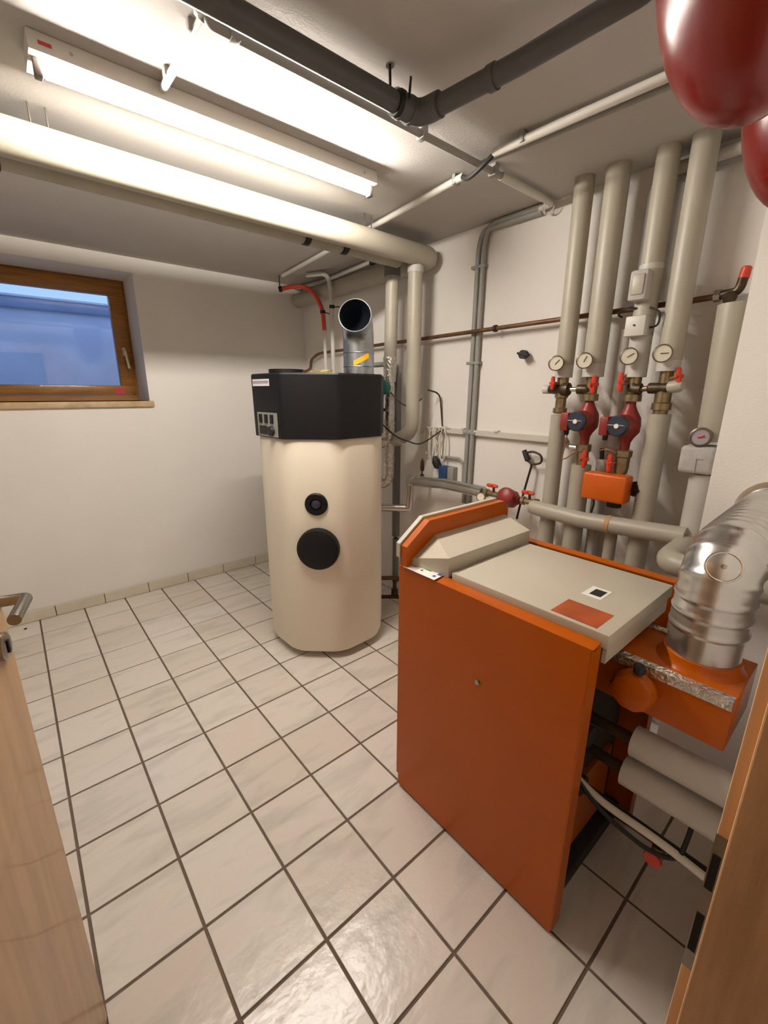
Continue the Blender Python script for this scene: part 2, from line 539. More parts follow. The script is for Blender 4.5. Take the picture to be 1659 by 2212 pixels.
# two insulated pipes under the ceiling and the two drops they feed
zp = 2.297
t = pipe_thing('insulated_pipe', [(XL + .002, .937, zp), (1.33, .965, zp), (1.36, 1.01, zp), (1.365, 1.07, zp)], .056, 'pvc_grey', 'thick grey insulated pipe nearest the lamp, turning along the right wall', seg=24, bend=.07)
for x in (-.495, .84):
    for dx in (0, .045):
        part('hanger_rod', tube([(x + dx, .945, ZC), (x + dx, .945, zp + .05)], .003, seg=8), 'steel', t)
part('elbow_seam', ring(bmesh.new(), (1.365, 1.06, zp), (0, 1, 0), .0565, .012), 'pvc_grey_fill', t)
part('wall_run', tube([(1.365, 1.05, zp), (1.368, YB - .004, zp - .005)], .055, seg=20), 'pvc_grey_fill', t)
part('drop_pipe', tube([(1.245, .985, zp - .03), (1.245, .985, 1.29), (1.245, 1.12, 1.235)], .044, .07, 18), 'pvc_grey', t)
part('collar', turned([(.047, 0), (.047, .035)], (1.245, .985, 2.205), (0, 0, 1)), 'pvc_light', t)
t = pipe_thing('insulated_pipe', [(XL + .002, 1.06, zp - .008), (1.20, 1.09, zp - .008)], .045, 'pvc_grey_fill', 'darker grey insulated pipe on the window side of the pair', seg=24)
for x in (-.60, .57, .80):
    part('clip', ring(bmesh.new(), (x, 1.075, zp - .008), (1, 0, 0), .045, .028), 'rubber', t)
part('drop_pipe', tube([(1.225, 1.165, zp - .03), (1.225, 1.18, 1.72)], .041, seg=18), 'pvc_grey', t)
part('collar', turned([(.05, 0), (.05, .06)], (1.225, 1.165, 2.215), (0, 0, 1)), 'pvc_dark', t)

# dark drain pipe with its elbow and branch
d = thing('drain_pipe', 'dark grey plastic drain pipe with an elbow under the ceiling', 'pipe', (.3, .04, 2.25))
part('pipe_run', tube([(XL + .002, .055, 2.305), (.315, .045, 2.302)], .0255, seg=18), 'drain_grey', d)
part('branch', tube([(.345, .005, 2.302), (.372, -.25, 2.30), (.385, -.553, 2.30), (.385, -.555, ZC)], .0245, .028, 18), 'drain_grey', d)
part('elbow', tube([(.265, .045, 2.302), (.335, .043, 2.302), (.346, -.03, 2.302)], .031, .035, 18), 'drain_grey', d)
b = bmesh.new()
for x in (.262, .30): ring(b, (x, .045, 2.302), (1, 0, 0), .030, .010)
part('socket_ring', b, 'drain_grey', d)
part('socket_ring', ring(bmesh.new(), (.366, -.19, 2.30), (.1, -1, 0), .0245, .02), 'drain_grey', d)
part('clamp', ring(bmesh.new(), (.255, .045, 2.302), (1, 0, 0), .028, .022), 'rubber', d)
part('hanger_rod', tube([(.255, .075, 2.32), (.262, .085, ZC)], .004, seg=8), 'iron', d)
part('hanger_plate', turned([(.012, 0), (.012, .004)], (.262, .085, ZC), (0, 0, -1), 10), 'steel', d)
part('clamp_bolt', tube([(.262, .005, 2.30), (.262, .0, 2.345)], .0035, seg=8), 'iron', d)

# thin grey conduit parallel to the drain
c = thing('conduit', 'long thin grey conduit beside the dark drain pipe', 'conduit', (.5, .225, 2.36))
part('pipe_run', tube([(-.185, .225, ZC - .005), (-.185, .225, 2.380), (1.27, .225, 2.382)], .0125, .03, 12), 'conduit_grey', c)
for x in (-.125, .53, .93):
    part('clip', box(x - .012, x + .012, .207, .243, 2.366, ZC, bev=.003), 'conduit_grey', c)
part('sleeve', tube([(.98, .225, 2.382), (1.30, .228, 2.384)], .016, seg=12), 'conduit_white', c)
# short feed to the lamp
c = thing('conduit', 'short white conduit leading to the lamp', 'conduit', (-.195, .4, 2.37))
part('pipe_run', tube([(-.194, .235, 2.391), (-.200, .572, 2.389)], .0105, seg=12), 'conduit_white', c)
for y in (.29, .50):
    part('clip', box(-.214, -.19, y - .012, y + .012, 2.386, ZC, bev=.003), 'conduit_grey', c)
part('ceiling_box', turned([(.024, 0), (.024, .018), (.016, .024)], (-.194, .225, ZC), (0, 0, -1), 14), 'conduit_grey', c)
# long white conduit with the black bridge under the thin conduit
c = thing('conduit', 'long white conduit crossing the ceiling with a black bridge cable', 'conduit', (.85, .4, 2.37))
part('pipe_run', tube([(.852, -.545, ZC), (.852, -.52, 2.383), (.815, .14, 2.383)], .015, seg=12), 'conduit_white', c)
part('pipe_run', tube([(.875, .33, 2.386), (.95, 1.034, 2.386), (1.07, 2.25, 2.386)], .0135, seg=12), 'conduit_white', c)
part('black_cable', tube([(.815, .13, 2.383), (.80, .19, 2.345), (.83, .27, 2.345), (.875, .34, 2.386)], .009, .05, 10), 'rubber', c)
for x, y in ((.822, .02), (.885, .38)):
    part('clip', box(x - .018, x + .018, y - .009, y + .009, 2.372, ZC, bev=.003), 'conduit_grey', c)
c = thing('conduit', 'second thinner grey conduit alongside the long white one', 'conduit', (.9, -.4, 2.37))
part('pipe_run', tube([(.913, -.53, ZC), (.912, -.51, 2.388), (.875, .0, 2.388), (.85, .17, 2.388), (.85, .24, 2.388)], .009, .04, 10), 'conduit_grey', c)

# ceiling corner box and the pair of conduits that drop down the right wall
c = thing('conduit_pair', 'pair of grey conduits running down the right wall', 'conduit', (1.405, .63, .86))
for k, (dy, m) in enumerate(((0, 'conduit_grey'), (.034, 'conduit_grey'))):
    part('pipe_run', tube([(1.408, .29, 2.392 - dy * .6), (1.408, .60 + dy, 2.392 - dy * .6), (1.408, .625 + dy, 2.30), (1.408, .635 + dy, .86)], .0145, .06, 12), m, c)
for z in (2.2, 1.70, 1.30):
    part('clip', box(1.392, XR, .605, .695, z - .008, z + .008, bev=.002), 'conduit_grey', c)
part('elbow_basket', torus(torus(bmesh.new(), (1.385, .245, 2.375), (1, 0, 0), .03, .003), (1.385, .245, 2.375), (0, 1, .3), .03, .003), 'conduit_white', c)
part('sleeve', tube([(1.30, .228, 2.384), (1.39, .232, 2.384), (1.402, .30, 2.384)], .014, .02, 12), 'conduit_white', c)

# gear in the far corner: trunking, white pipes, hose
c = thing('white_pipe', 'slim white pipe rising beside the galvanised duct', 'pipe', (1.285, 1.91, .06))
part('pipe_run', tube([(1.20, 2.12, 2.386), (1.28, 1.96, 2.385), (1.285, 1.925, 2.26), (1.285, 1.908, .06)], .016, .08, 14), 'conduit_white', c)
part('clip', ring(bmesh.new(), (1.285, 1.918, 2.15), (0, 0, 1), .016, .022), 'rubber', c)
part('clip_screw', tube([(1.285, 1.918, 2.15), (1.33, 1.88, 2.15)], .004, seg=6), 'iron', c)
c = thing('white_pipe', 'flat white conduit over the red hose', 'pipe', (1.2, 2.4, 2.36))
part('pipe_run', tube([(1.335, 1.45, 2.385), (1.40, 2.20, 2.385), (1.36, 2.54, 2.385)], .016, .05, 12), 'conduit_white', c)
part('clip', box(1.325, 1.35, 1.48, 1.52, 2.362, ZC, bev=.003), 'rubber', c)
c = thing('red_hose', 'curved red hose hanging in the far corner', 'hose', (1.3, 2.3, 2.0))
part('hose', tube([(1.088, 2.35, 2.309), (1.177, 2.28, 2.334), (1.262, 2.23, 2.332), (1.29, 2.16, 2.274), (1.30, 2.113, 2.209), (1.302, 2.073, 2.145), (1.303, 2.057, 2.0)], .0165, .05, 14), 'hose_red', c)
part('hose_tail', tube([(1.303, 2.057, 2.01), (1.303, 2.055, .10)], .0125, seg=10), 'clear_hose', c)
part('end_clip', ring(bmesh.new(), (1.094, 2.346, 2.311), (.09, -.07, .025), .0165, .026), 'rubber', c)
part('hanger_rod', tube([(1.09, 2.35, 2.31), (1.09, 2.35, ZC)], .004, seg=6), 'iron', c)
part('clip', ring(bmesh.new(), (1.302, 2.073, 2.135), (0, 0, 1), .0165, .022), 'rubber', c)
part('clip_screw', tube([(1.302, 2.073, 2.135), (1.345, 2.03, 2.12)], .004, seg=6), 'iron', c)

# copper pipe along the right wall with the red capped valve
c = thing('copper_pipe', 'old brown copper pipe along the right wall with a red capped valve', 'pipe', (1.39, .8, 1.7))
part('pipe_run', tube([(1.30, 2.40, 1.70), (1.372, 2.40, 1.72), (1.372, 2.39, 1.80), (1.372, 2.27, 1.845), (1.372, 1.09, 1.860), (1.375, -.415, 1.880), (1.38, -.50, 1.885)], .0115, .06, 12), 'copper_old', c)
part('coupling', turned([(.014, -.01), (.018, -.008), (.018, .008), (.014, .01)], (1.373, .49, 1.868), (0, 1, 0)), 'copper_dark', c)
v = part('valve_body', tube([(1.385, -.485, 1.887), (1.375, -.555, 1.890), (1.37, -.562, 1.935)], .016, .025, 14), 'brass_dark', c)
part('union_nut', turned([(.016, -.012), (.022, -.01), (.022, .01), (.016, .012)], (1.386, -.490, 1.887), (0, 1, 0), 8), 'steel', v)
part('union_nut', turned([(.016, -.012), (.021, -.01), (.021, .01), (.016, .012)], (1.36, -.535, 1.872), (-.6, -.8, 0), 8), 'brass_dark', v)
part('red_cap', turned([(.014, 0), (.017, .002), (.016, .035), (.012, .04), (0, .041)], (1.37, -.562, 1.930), (.05, -.1, 1)), 'red_valve', v, label='red plastic cap')

# ================================================================== WATER HEATER
TC = Vector((.699, 1.182, 0)); TR = .376; TA = math.radians(160)
def octo(r, round_r=0.0, n=5):
    pts = [Vector((TC.x + r * math.cos(TA + k * math.pi / 4), TC.y + r * math.sin(TA + k * math.pi / 4), 0)) for k in range(8)]
    if round_r <= 0: return [(p.x, p.y) for p in pts]
    out = []
    for i in range(8):
        a, b, c = pts[i - 1], pts[i], pts[(i + 1) % 8]
        p, q = b + (a - b).normalized() * round_r, b + (c - b).normalized() * round_r
        for k in range(n + 1):
            t = k / n
            w = (1 - t) ** 2 * p + 2 * t * (1 - t) * b + t * t * q
            out.append((w.x, w.y))
    return out
tank = thing('water_heater', 'tall white octagonal hot water tank with a black heat pump hood', 'water heater', (TC.x, TC.y, 0))
bm = bmesh.new()
levels = [(.040, .340), (.046, .364), (.072, .376), (1.27, .376), (1.292, .373), (1.303, .366)]
rings = []
for z, r in levels:
    rings.append([bm.verts.new((x, y, z)) for x, y in octo(r, .075)])
for a, b in zip(rings, rings[1:]):
    n = len(a)
    for k in range(n):
        bm.faces.new((a[k], a[(k + 1) % n], b[(k + 1) % n], b[k]))
bm.faces.new(rings[0][::-1]); bm.faces.new(rings[-1])
part('jacket', bm, 'tank_jacket', tank)
for k in range(3):
    a = k * 2.094 + .4
    part('foot', turned([(.03, 0), (.03, .006), (.02, .01), (.02, .042)], (TC.x + .22 * math.cos(a), TC.y + .22 * math.sin(a), 0.0), (0, 0, 1), 12), 'rubber', tank)
bm = bmesh.new()
rings = []
for z, r in [(1.298, .366), (1.300, .384), (1.62, .388), (1.628, .382)]:
    rings.append([bm.verts.new((x, y, z)) for x, y in octo(r, .016, 3)])
for a, b in zip(rings, rings[1:]):
    n = len(a)
    for k in range(n): bm.faces.new((a[k], a[(k + 1) % n], b[(k + 1) % n], b[k]))
bm.faces.new(rings[0][::-1]); bm.faces.new(rings[-1])
hood = part('hood', bm, 'black_plastic', tank, label='black plastic heat pump hood')

def face_frame(k, r):
    """midpoint, tangent and outward normal of side k between corners k and k+1"""
    a0, a1 = TA + k * math.pi / 4, TA + (k + 1) * math.pi / 4
    p = Vector((TC.x + r * math.cos(a0), TC.y + r * math.sin(a0), 0)); q = Vector((TC.x + r * math.cos(a1), TC.y + r * math.sin(a1), 0))
    return p, q, ((p + q) / 2 - TC).normalized()
def plate(k, r, t0, t1, z0, z1, d, base=0.0):
    """thin plate on a hood or jacket side: t along the side in metres from its left corner"""
    p, q, nrm = face_frame(k, r)
    u = (q - p).normalized()
    bm = bmesh.new()
    vs = []
    for dd in (base, base + d):
        for t, z in ((t0, z0), (t1, z0), (t1, z1), (t0, z1)):
            c = p + u * t + nrm * dd; vs.append(bm.verts.new((c.x, c.y, z)))
    for f in ((0, 1, 2, 3), (4, 5, 6, 7), (0, 1, 5, 4), (1, 2, 6, 5), (2, 3, 7, 6), (3, 0, 4, 7)):
        bm.faces.new([vs[i] for i in f])
    return bm
# control panel and sticker on the left side of the hood
cp = part('control_panel', plate(0, .385, .05, .258, 1.305, 1.43, .004), 'conduit_grey', tank, label='grey control panel with three switches', smooth=False)
for i in range(3):
    s0 = .075 + i * .06
    part('switch', plate(0, .385, s0, s0 + .028, 1.375, 1.42, .006, .004), 'black_plastic', cp, smooth=False)
part('display', plate(0, .385, .07, .15, 1.315, 1.36, .003, .004), 'ink_black', cp, smooth=False)
p, q, nrm = face_frame(0, .385)
kc = p + (q - p).normalized() * .205 + nrm * .004; kc.z = 1.337
part('control_knob', turned([(.026, 0), (.024, .02), (.0, .021)], kc, nrm, 14), 'rubber', cp)
st_ = part('sticker', plate(0, .387, .02, .20, 1.565, 1.60, .0015), 'paper', tank, label='white type plate', smooth=False)
part('sticker_print', plate(0, .387, .025, .195, 1.578, 1.592, .0006, .0015), 'ink_grey', st_, smooth=False)
# round fittings on the front
p, q, nrm = face_frame(1, TR)
u = (q - p).normalized()
def on_front(t, z):
    c = p + u * t; return Vector((c.x, c.y, z))
mid = (q - p).length / 2
L1 = on_front(mid + .015, .955)
g = part('thermometer', turned([(.062, -.004), (.062, .008), (.056, .013), (.034, .013), (.032, .005), (.0, .005)], L1, nrm, 28), 'black_plastic', tank, label='small round black thermometer well')
part('dial', turned([(.024, .0), (.023, .012), (.014, .015), (0, .015)], L1, nrm, 20), 'pump_blue', g)
L2 = on_front(mid + .02, .705)
part('flange_cover', turned([(.112, -.004), (.118, .004), (.118, .03), (.112, .042), (.098, .048), (0, .05)], L2, nrm, 36), 'black_plastic', tank, label='large round black flange cover')

# duct elbow on the hood and the open collar beside it
dc = Vector((.862, 1.035, 1.628))
dk = thing('duct_elbow', 'galvanised duct elbow open towards the doorway on the black hood', 'duct', dc)
vd = Vector((-.70, -.71, 0.12)).normalized()
R = .086
pts = [dc, dc + V(0, 0, .06), dc + V(0, 0, .12), dc + V(0, 0, .165)]
bend = []
Rb = .125
c0 = dc + V(0, 0, .165)
hd = Vector((vd.x, vd.y, 0)).normalized()
for k in range(1, 9):
    a = math.radians(80) * k / 8
    bend.append(c0 + hd * Rb * (1 - math.cos(a)) + V(0, 0, 1) * Rb * math.sin(a))
path = pts + bend
tend = (path[-1] - path[-2]).normalized()
path.append(path[-1] + tend * .03)
bm = sweep(bmesh.new(), path, R, 32, caps=False)
sh = part('shell', bm, 'galvanised', dk)
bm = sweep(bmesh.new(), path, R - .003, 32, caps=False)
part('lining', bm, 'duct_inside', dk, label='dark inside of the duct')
part('rim', torus(bmesh.new(), path[-1], tend, R, .0035, 36, 8), 'galvanised', dk)
b = bmesh.new()
for z in (.045, .118): torus(b, dc + V(0, 0, z), (0, 0, 1), R, .003, 36, 6)
part('bead', b, 'galvanised', dk)
sd = Vector((-.62, -.78, 0))
tb = bmesh.new()
u2 = Vector((.78, -.62, 0))
rows = []
for k in range(9):
    a = math.radians(-18 + 60 * k / 8)
    d_ = (sd * math.cos(a) + u2 * math.sin(a)) * (R + .0012)
    zz = .045 + .045 * k / 8
    rows.append((tb.verts.new(dc + d_ + V(0, 0, zz)), tb.verts.new(dc + d_ + V(0, 0, zz + .028))))
for a, b in zip(rows, rows[1:]): tb.faces.new((a[0], b[0], b[1], a[1]))
part('tape', tb, 'tape_yellow', dk, label='strip of yellow tape')
dl = Vector((.545, 1.30, 1.628))
ck = thing('duct_collar', 'low black duct collar on the left of the hood', 'duct', dl)
part('collar', turned([(.092, 0), (.098, .002), (.098, .03), (.09, .03), (.09, .002)], dl, (0, 0, 1), 32), 'black_plastic', ck)
# crumpled yellow paper scrap on the hood
bm = bmesh.new()
grid = [[bm.verts.new((.55 + .018 * i, 1.02 - .012 * i + .018 * j, 1.631 + .006 + .012 * random.random())) for j in range(4)] for i in range(6)]
for i in range(5):
    for j in range(3): bm.faces.new((grid[i][j], grid[i + 1][j], grid[i + 1][j + 1], grid[i][j + 1]))
r_ = bmesh.ops.solidify(bm, geom=bm.faces[:], thickness=.004)
solo('paper_scrap', bm, 'ink_yellow', 'crumpled yellowish paper scrap lying on the black hood', 'paper')

# ================================================================== PUMP GROUP BEHIND THE TANK
t = thing('foil_pipe', 'foil wrapped vertical pipe between tank and insulated drops', 'pipe', (1.2, 1.17, .90))
bm = bmesh.new()
import_pts = [(1.225, 1.18, 1.73), (1.222, 1.18, 1.66), (1.215, 1.175, 1.60), (1.215, 1.172, 1.50), (1.212, 1.17, 1.36), (1.21, 1.168, 1.22), (1.21, 1.166, 1.10), (1.208, 1.166, .98)]
sweep(bm, fillet(import_pts + [(1.19, 1.18, .935), (1.05, 1.30, .93)], .05), .034, 14)
for v in bm.verts: v.co += Vector((random.uniform(-1, 1), random.uniform(-1, 1), random.uniform(-1, 1))) * .0025
part('foil_wrap', bm, 'foil', t)
bm = tube([(1.225, 1.18, 1.75), (1.22, 1.178, 1.60)], [.046, .040], seg=14)
part('foil_bulge', bm, 'foil', t)
bm = tube([(1.24, 1.06, 1.235), (1.23, 1.16, 1.215), (1.05, 1.305, 1.20)], .037, .04, 14, 4)
for v in bm.verts: v.co += Vector((random.uniform(-1, 1), random.uniform(-1, 1), random.uniform(-1, 1))) * .003
part('foil_branch', bm, 'foil', t)
t = thing('circulation_pump', 'green circulation pump beside the black hood', 'pump', (1.18, 1.10, 1.5))
part('motor', turned([(.0, -.002), (.03, 0), (.044, .012), (.046, .06), (.04, .085), (.03, .09)], (1.105, 1.115, 1.565), (.75, .66, 0), 20), 'green_pump', t)
part('cable', tube([(1.15, 1.09, 1.535), (1.19, 1.03, 1.46), (1.24, .97, 1.45), (1.28, .94, 1.50)], .005, .04, 8), 'copper_dark', t)
t = thing('grey_pipe', 'slim dark grey pipe running down to the floor behind the tank', 'pipe', (1.30, 1.20, .15))
part('upper_run', box(1.28, 1.322, 1.172, 1.214, .52, 1.66, bev=.006), 'pvc_dark', t)
part('lower_run', tube([(1.30, 1.192, .505), (1.30, 1.192, .16)], .022, seg=14), 'pvc_dark', t)
part('joint', turned([(.012, 0), (.012, .03)], (1.30, 1.192, .498), (0, 0, 1), 12), 'rubber', t)
part('clip_screw', tube([(1.30, 1.18, .50), (1.38, 1.09, .505)], .005, seg=6), 'iron', t)
part('top_bend', tube([(1.10, 1.42, 1.70), (1.28, 1.235, 1.715), (1.30, 1.195, 1.70), (1.30, 1.193, 1.64)], .016, .05, 12), 'conduit_grey', t)
t = thing('copper_fitting', 'old copper pipes and drain cock near the floor behind the tank', 'pipe', (1.28, 1.18, .02))
part('pipe_run', tube([(1.05, 1.36, .20), (1.28, 1.19, .20), (1.30, 1.15, .20), (1.39, 1.02, .20)], .016, .03, 12), 'copper_old', t)
part('pipe_run', tube([(1.05, 1.36, .05), (1.28, 1.18, .05), (1.39, 1.02, .06)], .014, .03, 12), 'copper_dark', t)
part('cock', turned([(.02, 0), (.026, .01), (.026, .05), (.016, .055), (.014, .12)], (1.285, 1.18, .06), (0, 0, 1), 10), 'brass_dark', t)
t = thing('cable', 'dark sensor cable looping from the hood behind the tank', 'cable', (1.2, 1.0, 1.2))
part('cable_run', tube([(1.07, 1.12, 1.37), (1.16, 1.05, 1.26), (1.24, .92, 1.215), (1.30, .90, 1.24), (1.40, .86, 1.31)], .0045, .05, 8), 'rubber', t)
part('cable_run', tube([(1.06, 1.15, 1.41), (1.12, 1.10, 1.43)], .009, seg=8), 'rubber', t)
part('wall_wire', tube([(1.32, .93, 1.55), (1.40, .90, 1.53), (1.425, .895, 1.35), (1.425, .89, 1.31)], .005, .05, 8), 'copper_dark', t)

# foil line from the tank across to the charging pump
t = thing('foil_pipe', 'smooth silver pipe from the tank to the red charging pump', 'pipe', (1.28, .9, .7))
part('pipe_run', tube([(1.05, 1.29, .765), (1.29, 1.055, .765), (1.30, 1.045, .985)], .027, .012, 16, 3), 'aluminium', t)
part('pipe_run', tube([(1.30, 1.045, .958), (1.30, .75, .985), (1.30, .445, .985)], .034, seg=18), 'aluminium', t)
part('elbow_foil', tube([(1.30, 1.045, .93), (1.30, 1.045, .97), (1.30, 1.0, .965)], .037, .03, 14), 'foil', t)
part('air_vent', turned([(.014, 0), (.014, .01), (.005, .014), (.005, .03), (.012, .035), (.014, .06), (.012, .10), (.006, .105), (.004, .115)], (1.305, .945, 1.005), (0, 0, 1), 12), 'brass_dark', t, label='small brass air vent')

def wheel(parent, c, axis, r, name='valve_handle', stem=None):
    """small red butterfly handle"""
    a = Vector(axis).normalized(); u, w = frame_of(a)
    c = Vector(c)
    bm = bmesh.new()
    lathe(bm, [(r * .32, -r * .25), (r * .36, 0), (r * .3, r * .3), (0, r * .32)], c, a, 10)
    r *= 1.15
    up = w if abs(w.z) > abs(u.z) else u
    sd = u if up is w else w
    for s in (-1, 1):
        sweep(bm, [c, c + up * s * r * .6, c + up * s * r], [r * .26, r * .34, r * .22], 8)
    for s in (-1, 1):
        sweep(bm, [c, c + sd * s * r * .5], [r * .24, r * .24], 8)
    if stem is not None:
        part('handle_stem', tube([c, Vector(stem)], .008, seg=8), 'brass', parent)
    return part(name, bm, 'red_valve', parent, label='red plastic valve handle')

t = thing('charging_pump', 'dark red charging pump with two red handled valves above the boiler', 'pump', (1.29, .25, .93))
part('housing', turned([(.018, -.06), (.03, -.05), (.045, -.03), (.05, 0), (.045, .03), (.03, .045), (.02, .06)], (1.28, .255, .985), (0, -1, 0), 18), 'pump_red', t)
part('motor', turned([(.045, 0), (.048, .03), (.045, .07), (.03, .08), (0, .08)], (1.285, .255, .985), (-.8, -.1, .35), 18), 'pump_red', t)
part('terminal_box', box(1.215, 1.265, .27, .315, .93, .985, bev=.006), 'rubber', t)
for y0, y1 in ((.43, .315), (.195, .10)):
    v = part('valve', turned([(.024, 0), (.024, .02), (.017, .022), (.017, abs(y1 - y0) - .02), (.024, abs(y1 - y0) - .018), (.024, abs(y1 - y0))], (1.30, y0, .985), (0, -1, 0), 8), 'brass', t)
    part('valve_stem', tube([(1.30, (y0 + y1) / 2, .99), (1.295, (y0 + y1) / 2, 1.025)], .007, seg=8), 'brass_dark', t)
    wheel(t, (1.294, (y0 + y1) / 2 + .01, 1.033), (0, 0, 1), .03)
gg = part('gauge', turned([(.026, 0), (.026, .02), (.022, .02), (.022, .017), (0, .017)], (1.262, .425, .965), (-1, -.3, .2), 18), 'brass', t)
part('dial', turned([(.021, 0), (.021, .001)], (1.2455, .420, .9685), (-1, -.3, .2), 18), 'gauge_face', gg)

# cream insulated collector pipe in front of the risers
t = thing('collector_pipe', 'horizontal cream insulated collector pipe below the risers', 'pipe', (1.27, -.2, .93))
part('pipe_run', tube([(1.265, .115, .972), (1.265, .07, .970), (1.265, -.15, .962), (1.265, -.57, .985)], [.034, .038, .038, .040], seg=20), 'pvc_grey', t)
part('joint_tape', ring(bmesh.new(), (1.265, -.275, .9685), (0, 1, 0), .037, .02), 'brown_stain', t)

# wall dressings: cable tray, cables, socket, probe rod
t = thing('cable_tray', 'narrow white cable duct across the right wall', 'cable duct', (1.42, .5, 1.30))
part('channel', prism(bmesh.new(), [(1.402, .93), (1.402, .045), (XR, .045), (XR, .93)], 2, 1.288, 1.318), 'conduit_white', t)
for y in (.86, .70, .46):
    part('clip', box(1.396, XR, y - .012, y + .012, 1.316, 1.326), 'conduit_white', t)
t = thing('coiled_cable', 'coiled white cable hanging from the cable duct', 'cable', (1.40, .93, 1.06))
bm = bmesh.new()
for k in range(4):
    yy = 1.0 - .055 * k; zb = 1.14 - .03 * (k % 2)
    pts = [Vector((1.398 - .004 * k, yy + .028 * math.cos(a) + .004 * k, (1.315 + zb) / 2 + (1.32 - zb) / 2 * math.sin(a))) for a in [i * 2 * math.pi / 20 for i in range(21)]]
    sweep(bm, pts, .0042, 8)
part('loops', bm, 'wire_white', t)
part('cable_run', tube([(1.40, .96, 1.30), (1.405, .90, 1.20), (1.405, .905, 1.06)], .0045, .04, 8), 'wire_white', t)
part('cable_run', tube([(1.40, 1.06, 1.27), (1.40, .98, 1.315), (1.40, .80, 1.318)], .0045, .04, 8), 'wire_white', t)
t = thing('wall_socket', 'blue and grey socket box with a black plug on the right wall', 'socket', (1.41, .81, .99))
part('box', box(1.385, XR, .75, .80, .985, 1.075, bev=.004), 'conduit_grey', t)
part('cover', box(1.375, XR, .80, .865, .975, 1.075, bev=.005), 'blue_box', t, label='blue cover')
part('plug', turned([(.014, 0), (.026, .01), (.027, .05), (.016, .07), (.008, .085)], (1.395, .885, 1.055), (-.3, .25, 1), 14), 'rubber', t)
part('conduit_arch', tube([(1.41, .875, 1.13), (1.41, .72, 1.135), (1.41, .69, 1.10), (1.41, .685, .95)], .009, .03, 10), 'conduit_grey', t)
t = thing('probe_rod', 'black ended metal rod with a wire loop leaning at the right wall', 'tool', (1.39, .21, .80))
part('rod', tube([(1.385, .205, 1.165), (1.36, .235, .955), (1.35, .245, .86)], .006, seg=8), 'iron', t)
part('grip', tube([(1.39, .262, 1.235), (1.39, .232, 1.185)], [.013, .017], seg=10), 'rubber', t)
part('wire_loop', tube([(1.388, .245, 1.225), (1.388, .205, 1.236), (1.388, .155, 1.22), (1.388, .15, 1.18), (1.387, .20, 1.165), (1.387, .235, 1.183)], .006, .03, 8), 'copper_dark', t)
t = thing('wall_stub', 'short black pipe stub on the bare right wall', 'pipe stub', (1.40, .31, 1.70))
part('plug', turned([(.022, 0), (.022, .03), (.01, .034), (.01, .06)], (1.375, .315, 1.727), (1, 0, 0), 14), 'rubber', t)
part('cross_handle', tube([(1.378, .285, 1.72), (1.378, .345, 1.735)], .006, seg=8), 'rubber', t)

# ================================================================== THE FOUR RISERS
def gauge(x, y, z, r, needle, label):
    g = thing('thermometer_gauge', label, 'gauge', (x, y, z - r), 'round thermometers on the risers')
    ax = Vector((-1, -.42, -.05)).normalized()
    c = Vector((x, y, z))
    part('case', turned([(r * .9, 0), (r, .004), (r, .018), (r * .88, .02), (r * .86, .016), (0, .016)], c, ax, 24), 'gauge_rim', g)
    part('dial', turned([(r * .87, .0162), (r * .87, .0172)], c, ax, 24), 'gauge_face', g)
    u, w = frame_of(ax)
    d_ = u * math.cos(needle) + w * math.sin(needle)
    part('needle', tube([c + ax * .0185 - d_ * r * .2, c + ax * .0185 + d_ * r * .6], .0014, seg=6), 'ink_black', g)
    part('stem', tube([c, c - ax * .04], .007, seg=8), 'brass_dark', g)
    return g

def riser(x, y, ztop, zsplit, zlow_top, zlow_bot, r, label, rl=None, collar=.055):
    t = thing('riser_pipe', label, 'pipe', (x, y, zlow_bot))
    part('upper_insulation', tube([(x, y, ztop), (x, y, zsplit + collar)], r, seg=20), 'pvc_grey', t)
    part('collar', tube([(x, y, zsplit + collar + .004), (x, y, zsplit)], r * .98, seg=20), 'pvc_light', t, label='pale plastic end sleeve')
    part('lower_insulation', tube([(x, y, zlow_top), (x, y, zlow_bot)], rl or r * .95, seg=20), 'pvc_grey_fill', t)
    return t

RX = 1.315
Y1, Y2, Y3, Y4 = .043, -.094, -.272, -.388
riser(RX, Y1, ZC, 1.605, 1.435, .02, .040, 'first riser pipe, nearest the bare wall, under the leftmost gauge')
riser(RX, Y2, ZC, 1.605, 1.21, .02, .046, 'second riser pipe feeding the left circulation pump')
riser(RX, Y3, 2.02, 1.60, 1.0, .02, .042, 'third riser pipe broken by the clip-on thermostat, above the right pump', rl=.026, collar=.16)
riser(RX, Y4, ZC, 1.62, 1.455, .02, .043, 'fourth riser pipe, nearest the chimney, under the rightmost gauge', collar=.04)
# third riser continues above the thermostat gap
t = thing('riser_pipe', 'upper half of the third riser between thermostat and ceiling', 'pipe', (RX, Y3, 1.99))
part('insulation', tube([(RX, Y3, ZC), (RX, Y3, 2.0)], .040, seg=20), 'pvc_grey', t)
part('end_ring', ring(bmesh.new(), (RX, Y3, 2.01), (0, 0, 1), .039, .02), 'pvc_light', t)
